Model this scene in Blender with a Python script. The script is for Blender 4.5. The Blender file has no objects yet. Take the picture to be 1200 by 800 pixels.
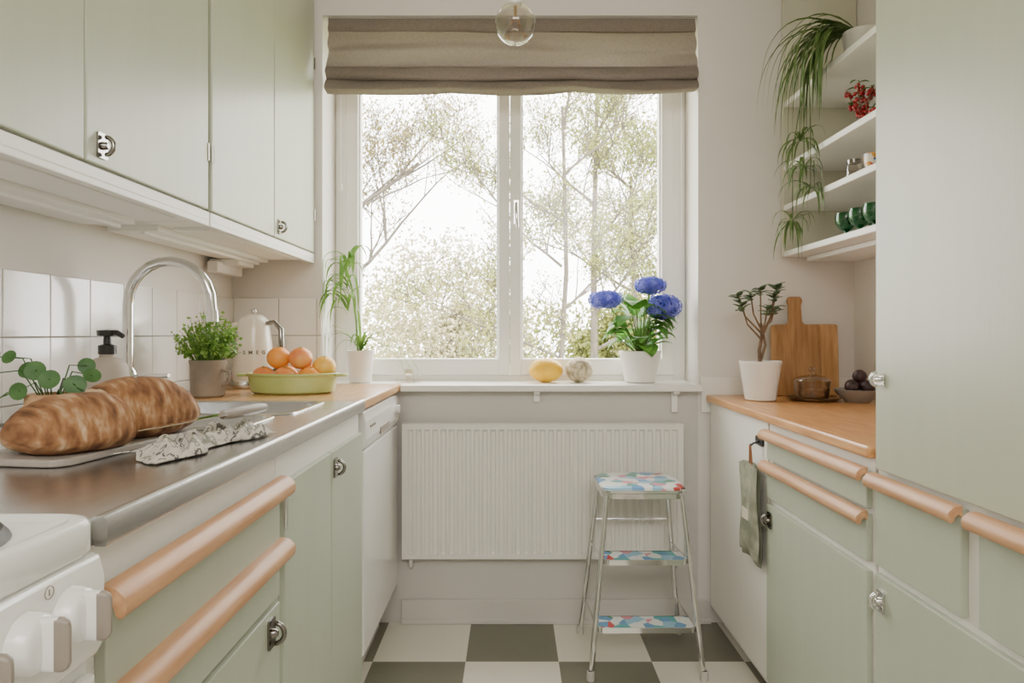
import bpy, bmesh, math, random
from math import sin, cos, pi, radians, sqrt
from mathutils import Vector, Matrix, noise
random.seed(11)
R = random.uniform
# ------------------------------------------------------------------ helpers
def C(r, g, b):
    f = lambda c: ((c/255)/12.92 if c/255 <= .04045 else ((c/255+.055)/1.055)**2.4)
    return (f(r), f(g), f(b), 1)
def sc(c, k): return (min(1, c[0]*k), min(1, c[1]*k), min(1, c[2]*k), 1)

def pmat(name, col, rough=.5, metal=0, var=.06, scale=6, stretch=(1, 1, 1), bump=0, bscale=40, col2=None,
         coat=0, trans=0, detail=4):
    m = bpy.data.materials.new(name); m.use_nodes = True
    nt = m.node_tree; N = nt.nodes; L = nt.links
    b = N['Principled BSDF']
    tc = N.new('ShaderNodeTexCoord'); mp = N.new('ShaderNodeMapping'); mp.inputs['Scale'].default_value = stretch
    L.new(tc.outputs['Object'], mp.inputs['Vector'])
    n = N.new('ShaderNodeTexNoise'); n.inputs['Scale'].default_value = scale; n.inputs['Detail'].default_value = detail
    L.new(mp.outputs[0], n.inputs['Vector'])
    r = N.new('ShaderNodeValToRGB')
    r.color_ramp.elements[0].position = .3; r.color_ramp.elements[1].position = .7
    if col2 is None: c1, c2 = sc(col, 1-var), sc(col, 1+var)
    else: c1, c2 = col, col2
    r.color_ramp.elements[0].color = c1; r.color_ramp.elements[1].color = c2
    L.new(n.outputs['Fac'], r.inputs['Fac']); L.new(r.outputs['Color'], b.inputs['Base Color'])
    b.inputs['Roughness'].default_value = rough; b.inputs['Metallic'].default_value = metal
    if coat: b.inputs['Coat Weight'].default_value = coat; b.inputs['Coat Roughness'].default_value = .1
    if trans: b.inputs['Transmission Weight'].default_value = trans
    if bump:
        n2 = N.new('ShaderNodeTexNoise'); n2.inputs['Scale'].default_value = bscale; n2.inputs['Detail'].default_value = 5
        L.new(mp.outputs[0], n2.inputs['Vector'])
        bp = N.new('ShaderNodeBump'); bp.inputs['Strength'].default_value = bump; bp.inputs['Distance'].default_value = .004
        L.new(n2.outputs['Fac'], bp.inputs['Height']); L.new(bp.outputs[0], b.inputs['Normal'])
    return m

def glassmat(name, tint=(1, 1, 1, 1), ref=.08, frough=.02):
    m = bpy.data.materials.new(name); m.use_nodes = True
    nt = m.node_tree; N = nt.nodes; L = nt.links
    for x in list(N):
        if x.type != 'OUTPUT_MATERIAL': N.remove(x)
    out = [x for x in N if x.type == 'OUTPUT_MATERIAL'][0]
    t = N.new('ShaderNodeBsdfTransparent'); t.inputs[0].default_value = tint
    g = N.new('ShaderNodeBsdfGlossy'); g.inputs['Roughness'].default_value = frough
    lw = N.new('ShaderNodeLayerWeight'); lw.inputs['Blend'].default_value = .25
    mr = N.new('ShaderNodeMapRange'); mr.inputs['To Min'].default_value = ref*.4; mr.inputs['To Max'].default_value = min(1, ref*6)
    L.new(lw.outputs['Facing'], mr.inputs['Value'])
    mx = N.new('ShaderNodeMixShader')
    L.new(mr.outputs[0], mx.inputs[0]); L.new(t.outputs[0], mx.inputs[1]); L.new(g.outputs[0], mx.inputs[2])
    L.new(mx.outputs[0], out.inputs[0])
    return m

def translucent(name, col, fac=.4, col2=None, scale=30, stretch=(1, 1, 1), bump=0, rough=.85):
    m = pmat(name, col, rough, col2=col2, scale=scale, stretch=stretch, bump=bump, bscale=scale*2)
    nt = m.node_tree; N = nt.nodes; L = nt.links
    b = N['Principled BSDF']; out = [x for x in N if x.type == 'OUTPUT_MATERIAL'][0]
    t = N.new('ShaderNodeBsdfTranslucent'); mx = N.new('ShaderNodeMixShader'); mx.inputs[0].default_value = fac
    r = [x for x in N if x.type == 'VALTORGB'][0]
    L.new(r.outputs[0], t.inputs[0]); L.new(b.outputs[0], mx.inputs[1]); L.new(t.outputs[0], mx.inputs[2])
    L.new(mx.outputs[0], out.inputs[0])
    return m

def multimat(name, cols, scale=20, rough=.4, kind='voronoi', pos=None, stretch=(1, 1, 1), bump=0, interp='CONSTANT', dist=3):
    m = bpy.data.materials.new(name); m.use_nodes = True
    nt = m.node_tree; N = nt.nodes; L = nt.links; b = N['Principled BSDF']
    tc = N.new('ShaderNodeTexCoord'); mp = N.new('ShaderNodeMapping'); mp.inputs['Scale'].default_value = stretch
    L.new(tc.outputs['Object'], mp.inputs['Vector'])
    if kind == 'voronoi':
        n = N.new('ShaderNodeTexVoronoi'); n.inputs['Scale'].default_value = scale; L.new(mp.outputs[0], n.inputs['Vector'])
        s = N.new('ShaderNodeSeparateColor'); L.new(n.outputs['Color'], s.inputs[0]); o = s.outputs[0]
    else:
        n = N.new('ShaderNodeTexNoise'); n.inputs['Scale'].default_value = scale; n.inputs['Detail'].default_value = 6
        L.new(mp.outputs[0], n.inputs['Vector']); o = n.outputs['Fac']
    r = N.new('ShaderNodeValToRGB'); r.color_ramp.interpolation = interp
    k = len(cols)
    pos = pos or [i/k for i in range(k)]
    e = r.color_ramp.elements
    e[0].position = pos[0]; e[0].color = cols[0]; e[1].position = pos[1]; e[1].color = cols[1]
    for i in range(2, k):
        x = e.new(pos[i]); x.color = cols[i]
    L.new(o, r.inputs[0]); L.new(r.outputs[0], b.inputs['Base Color']); b.inputs['Roughness'].default_value = rough
    if bump:
        bp = N.new('ShaderNodeBump'); bp.inputs['Strength'].default_value = bump; bp.inputs['Distance'].default_value = .006
        L.new(o, bp.inputs['Height']); L.new(bp.outputs[0], b.inputs['Normal'])
    return m

# geometry: (verts, faces)
def box(x0, x1, y0, y1, z0, z1):
    v = [(x0,y0,z0),(x1,y0,z0),(x1,y1,z0),(x0,y1,z0),(x0,y0,z1),(x1,y0,z1),(x1,y1,z1),(x0,y1,z1)]
    return ([Vector(p) for p in v], [(0,3,2,1),(4,5,6,7),(0,1,5,4),(1,2,6,5),(2,3,7,6),(3,0,4,7)])
def join(*gs):
    V, F = [], []
    for v, f in gs:
        o = len(V); V += list(v); F += [tuple(i+o for i in q) for q in f]
    return (V, F)
def xf(g, M): return ([M @ Vector(v) for v in g[0]], g[1])
def rot(g, ax, deg, c=(0, 0, 0)):
    M = Matrix.Translation(c) @ Matrix.Rotation(radians(deg), 4, ax) @ Matrix.Translation(-Vector(c))
    return xf(g, M)
def lathe(prof, c=(0, 0, 0), seg=32, sx=1, sy=1):
    V, F = [], []; rings = []
    for r, z in prof:
        if r < 1e-6:
            rings.append([len(V)]); V.append(Vector((c[0], c[1], c[2]+z)))
        else:
            rings.append(list(range(len(V), len(V)+seg)))
            V += [Vector((c[0]+r*sx*cos(2*pi*i/seg), c[1]+r*sy*sin(2*pi*i/seg), c[2]+z)) for i in range(seg)]
    for a, b in zip(rings, rings[1:]):
        for i in range(seg):
            j = (i+1) % seg
            if len(a) == 1 and len(b) == 1: break
            if len(a) == 1: F.append((a[0], b[j], b[i]))
            elif len(b) == 1: F.append((a[i], a[j], b[0]))
            else: F.append((a[i], a[j], b[j], b[i]))
    return (V, F)
def tube(pts, r, seg=8, closed=False):
    pts = [Vector(p) for p in pts]; n = len(pts)
    rs = r if isinstance(r, (list, tuple)) else [r]*n
    V, F = [], []
    up = None
    for i, p in enumerate(pts):
        if closed: t = pts[(i+1) % n]-pts[i-1]
        else: t = pts[min(i+1, n-1)]-pts[max(i-1, 0)]
        t.normalize()
        if up is None:
            up = Vector((0, 0, 1)) if abs(t.z) < .9 else Vector((1, 0, 0))
        up = (up-t*up.dot(t))
        if up.length < 1e-5: up = t.orthogonal()
        up.normalize(); s = t.cross(up)
        for k in range(seg):
            a = 2*pi*k/seg
            V.append(p+(up*cos(a)+s*sin(a))*rs[i])
    m = n if closed else n-1
    for i in range(m):
        for k in range(seg):
            a = i*seg+k; b = i*seg+(k+1) % seg; i2 = (i+1) % n
            F.append((a, b, i2*seg+(k+1) % seg, i2*seg+k))
    if not closed:
        F.append(tuple(range(seg-1, -1, -1))); F.append(tuple((n-1)*seg+k for k in range(seg)))
    return (V, F)
def cyl(p0, p1, r, seg=16): return tube([p0, p1], r, seg)
def ell(c, rx, ry, rz, seg=24, rings=14, fn=None):
    prof = [(sin(pi*i/rings), -cos(pi*i/rings)) for i in range(rings+1)]
    prof[0] = (0, -1); prof[-1] = (0, 1)
    g = lathe(prof, seg=seg)
    V = []
    for v in g[0]:
        k = fn(v) if fn else 1
        V.append(Vector((c[0]+v.x*rx*k, c[1]+v.y*ry*k, c[2]+v.z*rz*k)))
    return (V, g[1])
def prism(poly, axis, a0, a1):
    n = len(poly); V = []
    for a in (a0, a1):
        for u, w in poly:
            V.append(Vector({'x': (a, u, w), 'y': (u, a, w), 'z': (u, w, a)}[axis]))
    F = [(i, (i+1) % n, n+(i+1) % n, n+i) for i in range(n)]
    F += [tuple(range(n-1, -1, -1)), tuple(range(n, 2*n))]
    return (V, F)
def rrect(x0, x1, y0, y1, r, n=5):
    P = []
    for cx, cy, a in ((x1-r, y1-r, 0), (x0+r, y1-r, 90), (x0+r, y0+r, 180), (x1-r, y0+r, 270)):
        for i in range(n+1):
            t = radians(a+90*i/n); P.append((cx+r*cos(t), cy+r*sin(t)))
    return P
def loops(ls, cap0=False, cap1=False):
    n = len(ls[0]); V = []; F = []
    for l in ls: V += [Vector(p) for p in l]
    for i in range(len(ls)-1):
        for k in range(n):
            j = (k+1) % n
            F.append((i*n+k, i*n+j, (i+1)*n+j, (i+1)*n+k))
    if cap0: F.append(tuple(range(n-1, -1, -1)))
    if cap1: F.append(tuple((len(ls)-1)*n+k for k in range(n)))
    return (V, F)
def ribbon(pts, w, side=None, fold=.25):
    pts = [Vector(p) for p in pts]; n = len(pts); V = []; F = []
    for i, p in enumerate(pts):
        t = (pts[min(i+1, n-1)]-pts[max(i-1, 0)]).normalized()
        s = side.copy() if side is not None else t.cross(Vector((0, 0, 1)))
        if s.length < 1e-3: s = Vector((1, 0, 0))
        s.normalize(); nn = s.cross(t); k = w[i]
        V += [p-s*k+nn*k*fold, p, p+s*k+nn*k*fold]
    for i in range(n-1):
        a = 3*i
        F += [(a, a+1, a+4, a+3), (a+1, a+2, a+5, a+4)]
    return (V, F)
def arc(p, d, L, droop, n=8, grav=1.0):
    d = Vector(d).normalized(); P = [Vector(p)]; cur = Vector(p)
    for i in range(n):
        cur = cur+d*(L/n); d = (d+Vector((0, 0, -droop/n*(1+i*.35*grav)))).normalized(); P.append(cur.copy())
    return P
def leaf(p, d, L, W, droop=.5, n=5, fold=.2):
    P = arc(p, d, L, droop, n)
    w = [W*sin(pi*min(1, (.04+.96*i/n)**.8))+.0004 for i in range(n+1)]
    return ribbon(P, w, None, fold)
def disc_leaf(c, nrm, r, seg=12, cup=.15):
    nrm = Vector(nrm).normalized(); a = nrm.orthogonal().normalized(); b = nrm.cross(a)
    V = [Vector(c)-nrm*r*cup]; V += [Vector(c)+(a*cos(2*pi*i/seg)+b*sin(2*pi*i/seg))*r for i in range(seg)]
    return (V, [(0, 1+i, 1+(i+1) % seg) for i in range(seg)])

W = {}
scene = bpy.context.scene
def link(o): scene.collection.objects.link(o)
def meta(o, label, cat, kind, group):
    if label: o['label'] = label
    if cat: o['category'] = cat
    if kind: o['kind'] = kind
    if group: o['group'] = group
def mk(name, g, mat, parent=None, bevel=0, bseg=2, smooth=False, label=None, cat=None, kind=None, group=None,
       solid=0, flip=True):
    if isinstance(g, list):
        G = join(*[x[0] for x in g]); idx = []
        mats = []
        for x in g:
            if x[1] not in mats: mats.append(x[1])
            idx += [mats.index(x[1])]*len(x[0][1])
    else: G = g; mats = [mat]; idx = None
    V = G[0]
    mn = [min(v[i] for v in V) for i in range(3)]; mx = [max(v[i] for v in V) for i in range(3)]
    o0 = Vector(((mn[0]+mx[0])/2, (mn[1]+mx[1])/2, mn[2]))
    me = bpy.data.meshes.new(name)
    me.from_pydata([tuple(Vector(v)-o0) for v in V], [], G[1])
    for m in mats: me.materials.append(m)
    if idx: me.polygons.foreach_set('material_index', idx)
    if flip:
        bm = bmesh.new(); bm.from_mesh(me); bmesh.ops.recalc_face_normals(bm, faces=bm.faces); bm.to_mesh(me); bm.free()
    if smooth:
        me.polygons.foreach_set('use_smooth', [True]*len(me.polygons))
        try: me.set_sharp_from_angle(angle=radians(40))
        except Exception: pass
    me.update()
    ob = bpy.data.objects.new(name, me); link(ob)
    W[ob.name] = o0
    if parent is not None:
        ob.parent = parent; ob.location = o0-W[parent.name]
    else: ob.location = o0
    if solid:
        m = ob.modifiers.new('s', 'SOLIDIFY'); m.thickness = solid; m.offset = 0
    if bevel:
        m = ob.modifiers.new('b', 'BEVEL'); m.width = bevel; m.segments = bseg; m.limit_method = 'ANGLE'
    meta(ob, label, cat, kind, group)
    return ob
def root(name, loc, label, cat, group=None, kind=None):
    o = bpy.data.objects.new(name, None); o.empty_display_size = .05; link(o)
    o.location = loc; W[o.name] = Vector(loc); meta(o, label, cat, kind, group)
    return o
def clone(o, dx, dy, dz=0, label=None):
    n = o.copy(); n.location = o.location+Vector((dx, dy, dz)); scene.collection.objects.link(n)
    W[n.name] = W[o.name]+Vector((dx, dy, dz))
    if label: n['label'] = label
    for c in o.children:
        k = c.copy(); k.parent = n; scene.collection.objects.link(k)
        W[k.name] = W[c.name]+Vector((dx, dy, dz))
    return n

# ------------------------------------------------------------------ materials
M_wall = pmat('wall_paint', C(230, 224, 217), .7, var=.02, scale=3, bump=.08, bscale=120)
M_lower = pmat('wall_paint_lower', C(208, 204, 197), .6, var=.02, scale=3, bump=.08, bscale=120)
M_ceil = pmat('ceiling_paint', C(238, 236, 232), .8, var=.01)
M_white = pmat('white_paint', C(243, 240, 233), .4, var=.015, scale=5, bump=.04, bscale=60)
M_sage = pmat('sage_paint', C(188, 192, 170), .34, var=.02, scale=4, stretch=(6, 6, .6), bump=.05, bscale=25)
M_sageL = pmat('sage_paint_low', C(181, 188, 169), .36, var=.02, scale=4, stretch=(6, 6, .6), bump=.05, bscale=25)
M_cream = pmat('pale_green_paint', C(214, 211, 190), .45, var=.02)
M_steel = pmat('brushed_steel', C(204, 204, 204), .26, 1, var=.05, scale=9, stretch=(6, .5, 6), bump=.04, bscale=60)
M_steelb = pmat('sink_steel', C(212, 213, 214), .24, 1, var=.03)
M_chrome = pmat('chrome', C(222, 222, 220), .1, 1, var=.02)
M_dchrome = pmat('dark_chrome', C(140, 136, 130), .16, 1, var=.05)
M_beech = pmat('beech_wood', C(186, 136, 96), .42, col2=C(214, 168, 126), scale=5, stretch=(14, 1.2, 14), bump=.05)
M_oak = pmat('oiled_worktop_wood', C(190, 128, 74), .32, col2=C(222, 168, 110), scale=5, stretch=(14, 1.4, 14), bump=.04, coat=.2)
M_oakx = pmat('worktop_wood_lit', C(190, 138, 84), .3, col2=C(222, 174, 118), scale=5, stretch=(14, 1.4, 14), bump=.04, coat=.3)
M_tile = pmat('glazed_tile', C(238, 234, 227), .15, var=.015, scale=5, coat=.4)
M_grout = pmat('grout', C(164, 158, 150), .9, var=.04)
M_fd = pmat('floor_dark', C(120, 118, 104), .28, var=.05, scale=7, bump=.03)
M_fl = pmat('floor_light', C(230, 225, 213), .28, var=.02, scale=7, bump=.03)
M_enamel = pmat('white_enamel', C(238, 237, 232), .22, var=.01, coat=.4)
M_plastic = pmat('grey_plastic', C(146, 136, 125), .4, var=.03)
M_black = pmat('black_plastic', C(28, 26, 24), .35, var=.1)
M_ceramic = pmat('white_ceramic', C(240, 236, 229), .3, var=.015, coat=.2)
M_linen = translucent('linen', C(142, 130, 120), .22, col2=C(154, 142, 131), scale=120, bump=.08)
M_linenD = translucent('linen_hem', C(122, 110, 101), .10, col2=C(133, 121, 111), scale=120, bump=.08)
M_glass = glassmat('window_glass', (1, 1, 1, 1), .04)
M_bulb = glassmat('clear_glass', (.93, .9, .85, 1), .14)
M_gglass = pmat('green_glass', C(10, 110, 50), .05, var=.1, trans=.6, coat=.5)
M_amber = glassmat('amber_glass', (.80, .71, .58, 1), .14)
M_soil = pmat('soil', C(60, 42, 30), .95, var=.3, scale=60, bump=.6)
def leafm(n, a, b, f=.3): return translucent(n, a, f, col2=b, scale=25, rough=.5)
L_dark = leafm('leaf_dark', C(44, 84, 38), C(80, 122, 60), .2)
L_hyd = leafm('leaf_bright', C(66, 124, 44), C(118, 172, 76), .3)
L_mid = leafm('leaf_mid', C(90, 134, 54), C(140, 178, 86))
L_jade = leafm('leaf_jade', C(60, 84, 56), C(112, 132, 94), .12)
M_bark = pmat('bark', C(96, 72, 54), .85, col2=C(140, 112, 86), scale=40, bump=.4)
M_petal = translucent('blue_petal', C(50, 66, 186), .3, col2=C(140, 144, 238), scale=34, rough=.6)
M_petal2 = pmat('blue_petal_deep', C(24, 36, 130), .8, var=.2)
M_orange = pmat('orange_peel', C(240, 140, 44), .4, col2=C(248, 172, 76), scale=8, bump=.25, bscale=220)
M_peach = pmat('nectarine_skin', C(228, 112, 66), .4, col2=C(246, 190, 104), scale=14, bump=.1, bscale=100)
M_melon = pmat('melon_skin', C(238, 176, 22), .4, col2=C(250, 206, 56), scale=20, bump=.15)

# ------------------------------------------------------------------ room
YB = 2.657; XL = -1.117; XR = 1.366; ZC = 2.56; YR = -1.9
ox0, ox1, oz0, oz1 = -.757, .743, .925, 2.422
mk('wall_back', join(box(XL-.1, ox0, YB, YB+.3, -.05, ZC), box(ox1, XR+.1, YB, YB+.3, -.05, ZC), box(ox0, ox1, YB, YB+.3, oz1, ZC)),
   M_wall, kind='structure')
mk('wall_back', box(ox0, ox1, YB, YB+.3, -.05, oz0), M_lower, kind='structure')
mk('wall_left', box(XL-.1, XL, YR, YB, -.05, ZC), M_wall, kind='structure')
mk('wall_right', box(XR, XR+.1, YR, YB, -.05, ZC), M_wall, kind='structure')
mk('wall_rear', box(XL-.1, XR+.1, YR-.1, YR, -.05, ZC), M_wall, kind='structure')
mk('ceiling', box(XL-.1, XR+.1, YR-.1, YB+.3, ZC, ZC+.1), M_ceil, kind='structure')
gl, gd = ([], []), ([], [])
T = .327
xs = [-.163+T*k for k in range(-4, 6)]; ys = [2.34+T*k for k in range(-14, 2)]
for i in range(len(xs)-1):
    for j in range(len(ys)-1):
        x0, x1 = max(xs[i], XL), min(xs[i+1], XR); y0, y1 = max(ys[j], YR), min(ys[j+1], YB)
        if x1 <= x0 or y1 <= y0: continue
        q = ([Vector((x0, y0, 0)), Vector((x1, y0, 0)), Vector((x1, y1, 0)), Vector((x0, y1, 0))], [(0, 1, 2, 3)])
        if ((i-3)+(j-14)) % 2 == 1: gd = join(gd, q)
        else: gl = join(gl, q)
mk('floor', [(gd, M_fd), (gl, M_fl), (box(XL, XR, YR, YB, -.05, -.002), M_fd)], None, kind='structure', flip=False)
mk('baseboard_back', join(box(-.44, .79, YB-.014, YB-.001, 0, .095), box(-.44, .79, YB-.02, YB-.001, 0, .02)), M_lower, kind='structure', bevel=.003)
tl = []
tz = [(1.2945, 1.1465), (1.1435, .9955), (.9925, .958)]
y = YB-.003
while y > .15:
    for a, b in tz: tl.append(box(XL+.001, XL+.009, y-.148, y, b, a))
    y -= .151
mk('trim_1', [(join(*tl), M_tile), (box(XL+.0005, XL+.005, .15, YB, .958, 1.293), M_grout)], None, bevel=.0015, kind='structure')
tl = []
for x0, x1 in ((XL+.01, -.93), (-.927, -.779), (-.776, -.759)):
    for a, b in tz: tl.append(box(x0, x1, YB-.009, YB-.001, b, a))
mk('trim_2', [(join(*tl), M_tile), (box(XL+.009, -.759, YB-.005, YB-.0005, .958, 1.293), M_grout)], None, bevel=.0015, kind='structure')
mk('trim_3', join(box(ox0+.001, ox1-.001, YB, YB+.195, .926, .951), box(-.436, .745, YB-.062, YB, .926, .951)), M_white, bevel=.004, kind='structure')
br = []
for x, h in ((.098, .045), (.645, .085)):
    br.append(box(x-.012, x+.012, YB-.05, YB-.001, .916, .9255)); br.append(box(x-.012, x+.012, YB-.016, YB-.001, .925-h, .916))
mk('trim_4', join(*br), M_white, bevel=.002, kind='structure')
mk('trim_5', box(.752, XR-.003, 2.6405, YB-.001, .84, .98), M_white, bevel=.002, kind='structure')
# window
yo0, yo1 = YB+.195, YB+.28
win = mk('window_1', join(box(-.756, -.712, yo0, yo1, .951, 2.42), box(.69, .742, yo0, yo1, .951, 2.42), box(-.712, .69, yo0, yo1, .951, .975),
        box(-.712, .69, yo0, yo1, 2.385, 2.42)), M_white, bevel=.003, kind='structure')
def sash(x0, x1, g0, g1):
    a, b = YB+.183, YB+.243
    return join(box(x0, g0, a, b, .975, 2.385), box(g1, x1, a, b, .975, 2.385), box(g0, g1, a, b, .975, 1.045), box(g0, g1, a, b, 2.325, 2.385),
                box(g0, g0+.008, a+.015, b-.005, 1.045, 2.325), box(g1-.008, g1, a+.015, b-.005, 1.045, 2.325))
s1 = mk('sash', sash(-.711, -.0105, -.657, -.058), M_white, win, bevel=.004)
s2 = mk('sash', sash(-.0085, .689, .04, .638), M_white, win, bevel=.004)
mk('glass_pane', box(-.657, -.058, YB+.21, YB+.214, 1.045, 2.325), M_glass, s1)
mk('glass_pane', box(.04, .638, YB+.21, YB+.214, 1.045, 2.325), M_glass, s2)
mk('handle', join(box(.008, .028, YB+.177, YB+.183, 1.62, 1.72), cyl((.018, YB+.183, 1.70), (.018, YB+.155, 1.70), .008, 12),
                  tube([(.018, YB+.158, 1.705), (.018, YB+.15, 1.68), (.020, YB+.15, 1.63), (.024, YB+.152, 1.60)], [.008, .009, .008, .006], 10)),
   M_chrome, s2, smooth=True, label='small metal casement handle')
# exterior
M_grass = pmat('grass', C(110, 124, 78), .9, col2=C(160, 164, 122), scale=1.5)
mk('lawn', ([Vector((-40, 3.5, -3.2)), Vector((40, 3.5, -3.2)), Vector((40, 70, -3.2)), Vector((-40, 70, -3.2))], [(0, 1, 2, 3)]), M_grass,
   label='pale green lawn outside the kitchen window', cat='lawn', kind='stuff')
M_tb = pmat('tree_bark', C(66, 60, 52), .9, col2=C(96, 88, 76), scale=12)
M_tl = translucent('tree_leaf', C(104, 112, 52), .35, col2=C(152, 152, 88), scale=3)
M_bl = translucent('blossom', C(92, 96, 54), .3, col2=C(210, 198, 164), scale=14)
M_tw = translucent('tan_leaf', C(112, 104, 60), .35, col2=C(162, 148, 100), scale=3)
def grow(p, d, L, r, dep, GB, tips, flat=.55):
    n = 4; P = [Vector(p)]; cur = Vector(p); d = Vector(d).normalized()
    for i in range(n):
        d = (d+Vector((R(-1, 1), R(-1, 1)*flat, R(-.5, .7)))*.16).normalized(); cur = cur+d*L/n; P.append(cur.copy())
    rs = [max(.0035, r*(1-.45*i/n)) for i in range(n+1)]
    GB.append(tube(P, rs, 4 if dep < 3 else 7))
    if dep <= 2: tips += P[1:]
    if dep == 0: return
    for k in range(3 if dep < 4 else 5):
        i = random.choice([1, 2, 3, 4, 4]); a = R(0, 2*pi)
        s = Vector((cos(a), sin(a)*flat, R(-.1, .8)))
        grow(P[i], (d*.8+s*.8), L*R(.5, .75), r*.5, dep-1, GB, tips, flat)
def leaves(tips, per, spread, size):
    V = []; F = []
    for t in tips:
        for _ in range(per):
            c = t+Vector((R(-1, 1), R(-1, 1), R(-1, 1)))*spread
            a = Vector((R(-1, 1), R(-1, 1), R(-1, 1))).normalized(); b = a.orthogonal().normalized(); s = size*R(.6, 1.4)
            o = len(V); V += [c-a*s, c+b*s*.6, c+a*s, c-b*s*.6]; F.append((o, o+1, o+2, o+3))
    return (V, F)
def tree(x, y, h, lean, L, r, dep, per, spread, size, lm, label, z0=-3.2, extra=None, nb=8, low=.45):
    GB = []; tips = []
    base = Vector((x, y, z0)); top = base+Vector((lean, 0, h))
    ts = [i/8 for i in range(9)]
    P = [base.lerp(top, t)+Vector((.10*noise.noise(Vector((x*3, t*3, 0))), 0, 0)) for t in ts]
    GB.append(tube(P, [r*(1.3-.9*t) for t in ts], 8))
    for i in range(nb):
        t = low+(1-low)*(i+.5)/nb; p = base.lerp(top, t)
        a = R(0, 2*pi); grow(p, Vector((cos(a), sin(a)*.5, R(.3, 1.3))), L*(1.2-.5*t), r*.42, dep, GB, tips)
    if extra: tips += extra
    t = root('tree', base, label, 'tree', group='trees outside the window')
    mk('trunk', join(*GB), M_tb, t, smooth=False, flip=False)
    mk('foliage', leaves(tips, per, spread, size), lm, t, kind='stuff', flip=False)
tree(.42, 6.6, 6.6, .10, .95, .036, 4, 2, .09, .016, M_tl, 'slender tree with thin trunk and sparse yellow-green leaves')
tree(1.25, 10.6, 8.4, .10, 1.25, .065, 4, 2, .13, .026, M_tl, 'slim upright tree with fine twigs and young leaves')
tree(-2.6, 8.0, 7.4, .65, 1.5, .07, 4, 2, .13, .020, M_tw, 'leaning tree with bare dark twigs', nb=9, low=.62)
tree(2.6, 13.4, 7.5, -.2, 1.6, .08, 4, 3, .2, .04, M_tl, 'tree with pale leaves and thin branches')
blob = []
for _ in range(2600):
    v = Vector((R(-1, 1), R(-1, 1), R(-1, 1)))
    if v.length < 1 and v.length > .2: blob.append(Vector((-1.15+v.x*1.5, 11+v.y*.9, 1.05+v.z*1.8)))
tree(-1.15, 11, 3.8, 0, .8, .06, 3, 8, .15, .036, M_bl, 'rounded tree covered in cream blossom', extra=blob)
blob = []
for _ in range(2600):
    xx = R(-6, 8); blob.append(Vector((xx, R(16.5, 18), R(-2.5, 1.6+1.6*noise.noise(Vector((xx*.5, 3, 0)))))))
tree(2.8, 17, 4, 0, 1, .07, 3, 6, .35, .075, M_tl, 'dense pale green shrubs and tree', extra=blob)

# ------------------------------------------------------------------ latch and pulls
def latch(parent, x, y, z, s, k=1.0, horiz=False, mat=None):
    w, h = (.017*k, .027*k)
    if horiz: w, h = h, w
    pl = prism(rrect(y-w, y+w, z-h, z+h, .005*k), 'x', x, x+s*.004)
    boss = tube([(x+s*.003, y, z), (x+s*.010, y, z), (x+s*.014, y, z)], [.009*k, .008*k, .005*k], 14)
    P = []
    for i in range(13):
        a = radians(-100+200*i/12)
        P.append((x+s*(.008+.018*k*max(0, cos(a))), y, z+.019*k*sin(a)))
    ring = tube(P, [.0035*k]+[.0048*k]*11+[.0035*k], 10)
    return mk('handle', join(pl, boss, ring), mat or M_dchrome, parent, smooth=True, label='chrome turn latch')
def pull(parent, x, s, y0, y1, zt, h=.034, d=.030):
    """lipped wooden edge pull: sloping top, rounded hanging nose, finger groove underneath"""
    pr = [(x, zt), (x+s*d*.35, zt-h*.02), (x+s*d*.62, zt-h*.10)]
    for i in range(1, 8):
        a = radians(70-160*i/7); pr.append((x+s*(d*.74+d*.26*cos(a)), zt-h*.62+h*.38*sin(a)+.0))
    pr += [(x+s*d*.60, zt-h*.90), (x+s*d*.50, zt-h*.62), (x+s*d*.28, zt-h*.48), (x+s*d*.12, zt-h*.56), (x, zt-h*.7)]
    return mk('handle', prism(pr, 'y', y0, y1), M_beech, parent, smooth=True, label='lipped beech wood drawer pull')

# ------------------------------------------------------------------ left upper cabinets
def upper(y0, y1, split, latches, label):
    c = root('wall_cabinet', (-.95, (y0+y1)/2, 1.43), label, 'cabinet', group='wall cabinets')
    mk('body', join(box(XL+.002, -.803, y0, y1, 1.468, 2.54), box(XL+.002, -.786, y0, y1, 1.445, 1.4685), box(XL+.002, -.803, y0, y0+.018, 1.468, 2.55),
                    box(-.806, -.786, y0, y1, 1.432, 1.446),
                    box(-1.085, -.95, y0+.05, y1-.05, 1.428, 1.4455), box(-1.0, -.985, y0+.05, y1-.05, 1.420, 1.43),
                    box(-.93, -.83, y0+.09, y1-.09, 1.436, 1.4455)), M_white, c, bevel=.002, label='white painted carcass')
    e = [y0+.004]+split+[y1-.004]
    for i in range(len(e)-1):
        d = mk('door', box(-.802, -.785, e[i]+.002, e[i+1]-.002, 1.474, 2.53), M_sage, c, bevel=.003)
        for (j, yy, zz) in latches:
            if j == i: latch(d, -.785, yy, zz, 1, .9)
        for zz in (1.60, 2.2):
            yy = e[0]+.003 if i == 0 else e[i+1]-.003
            mk('hinge', cyl((-.783, yy, zz), (-.783, yy, zz+.045), .003, 8), M_dchrome, d, smooth=True)
    return c
upper(.72, 1.728, [1.225], [(1, 1.272, 1.512)], 'sage green double-door wall cabinet above the sink')
c = upper(1.736, 2.645, [2.2], [(1, 2.245, 1.512)], 'sage green double-door wall cabinet beside the window')
mk('light_fitting', join(box(-1.10, -1.06, 2.40, 2.62, 1.375, 1.415), box(-1.112, -1.0, 2.44, 2.58, 1.405, 1.4275)), M_white, c, bevel=.004,
   label='small white under-cabinet lamp')
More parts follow.
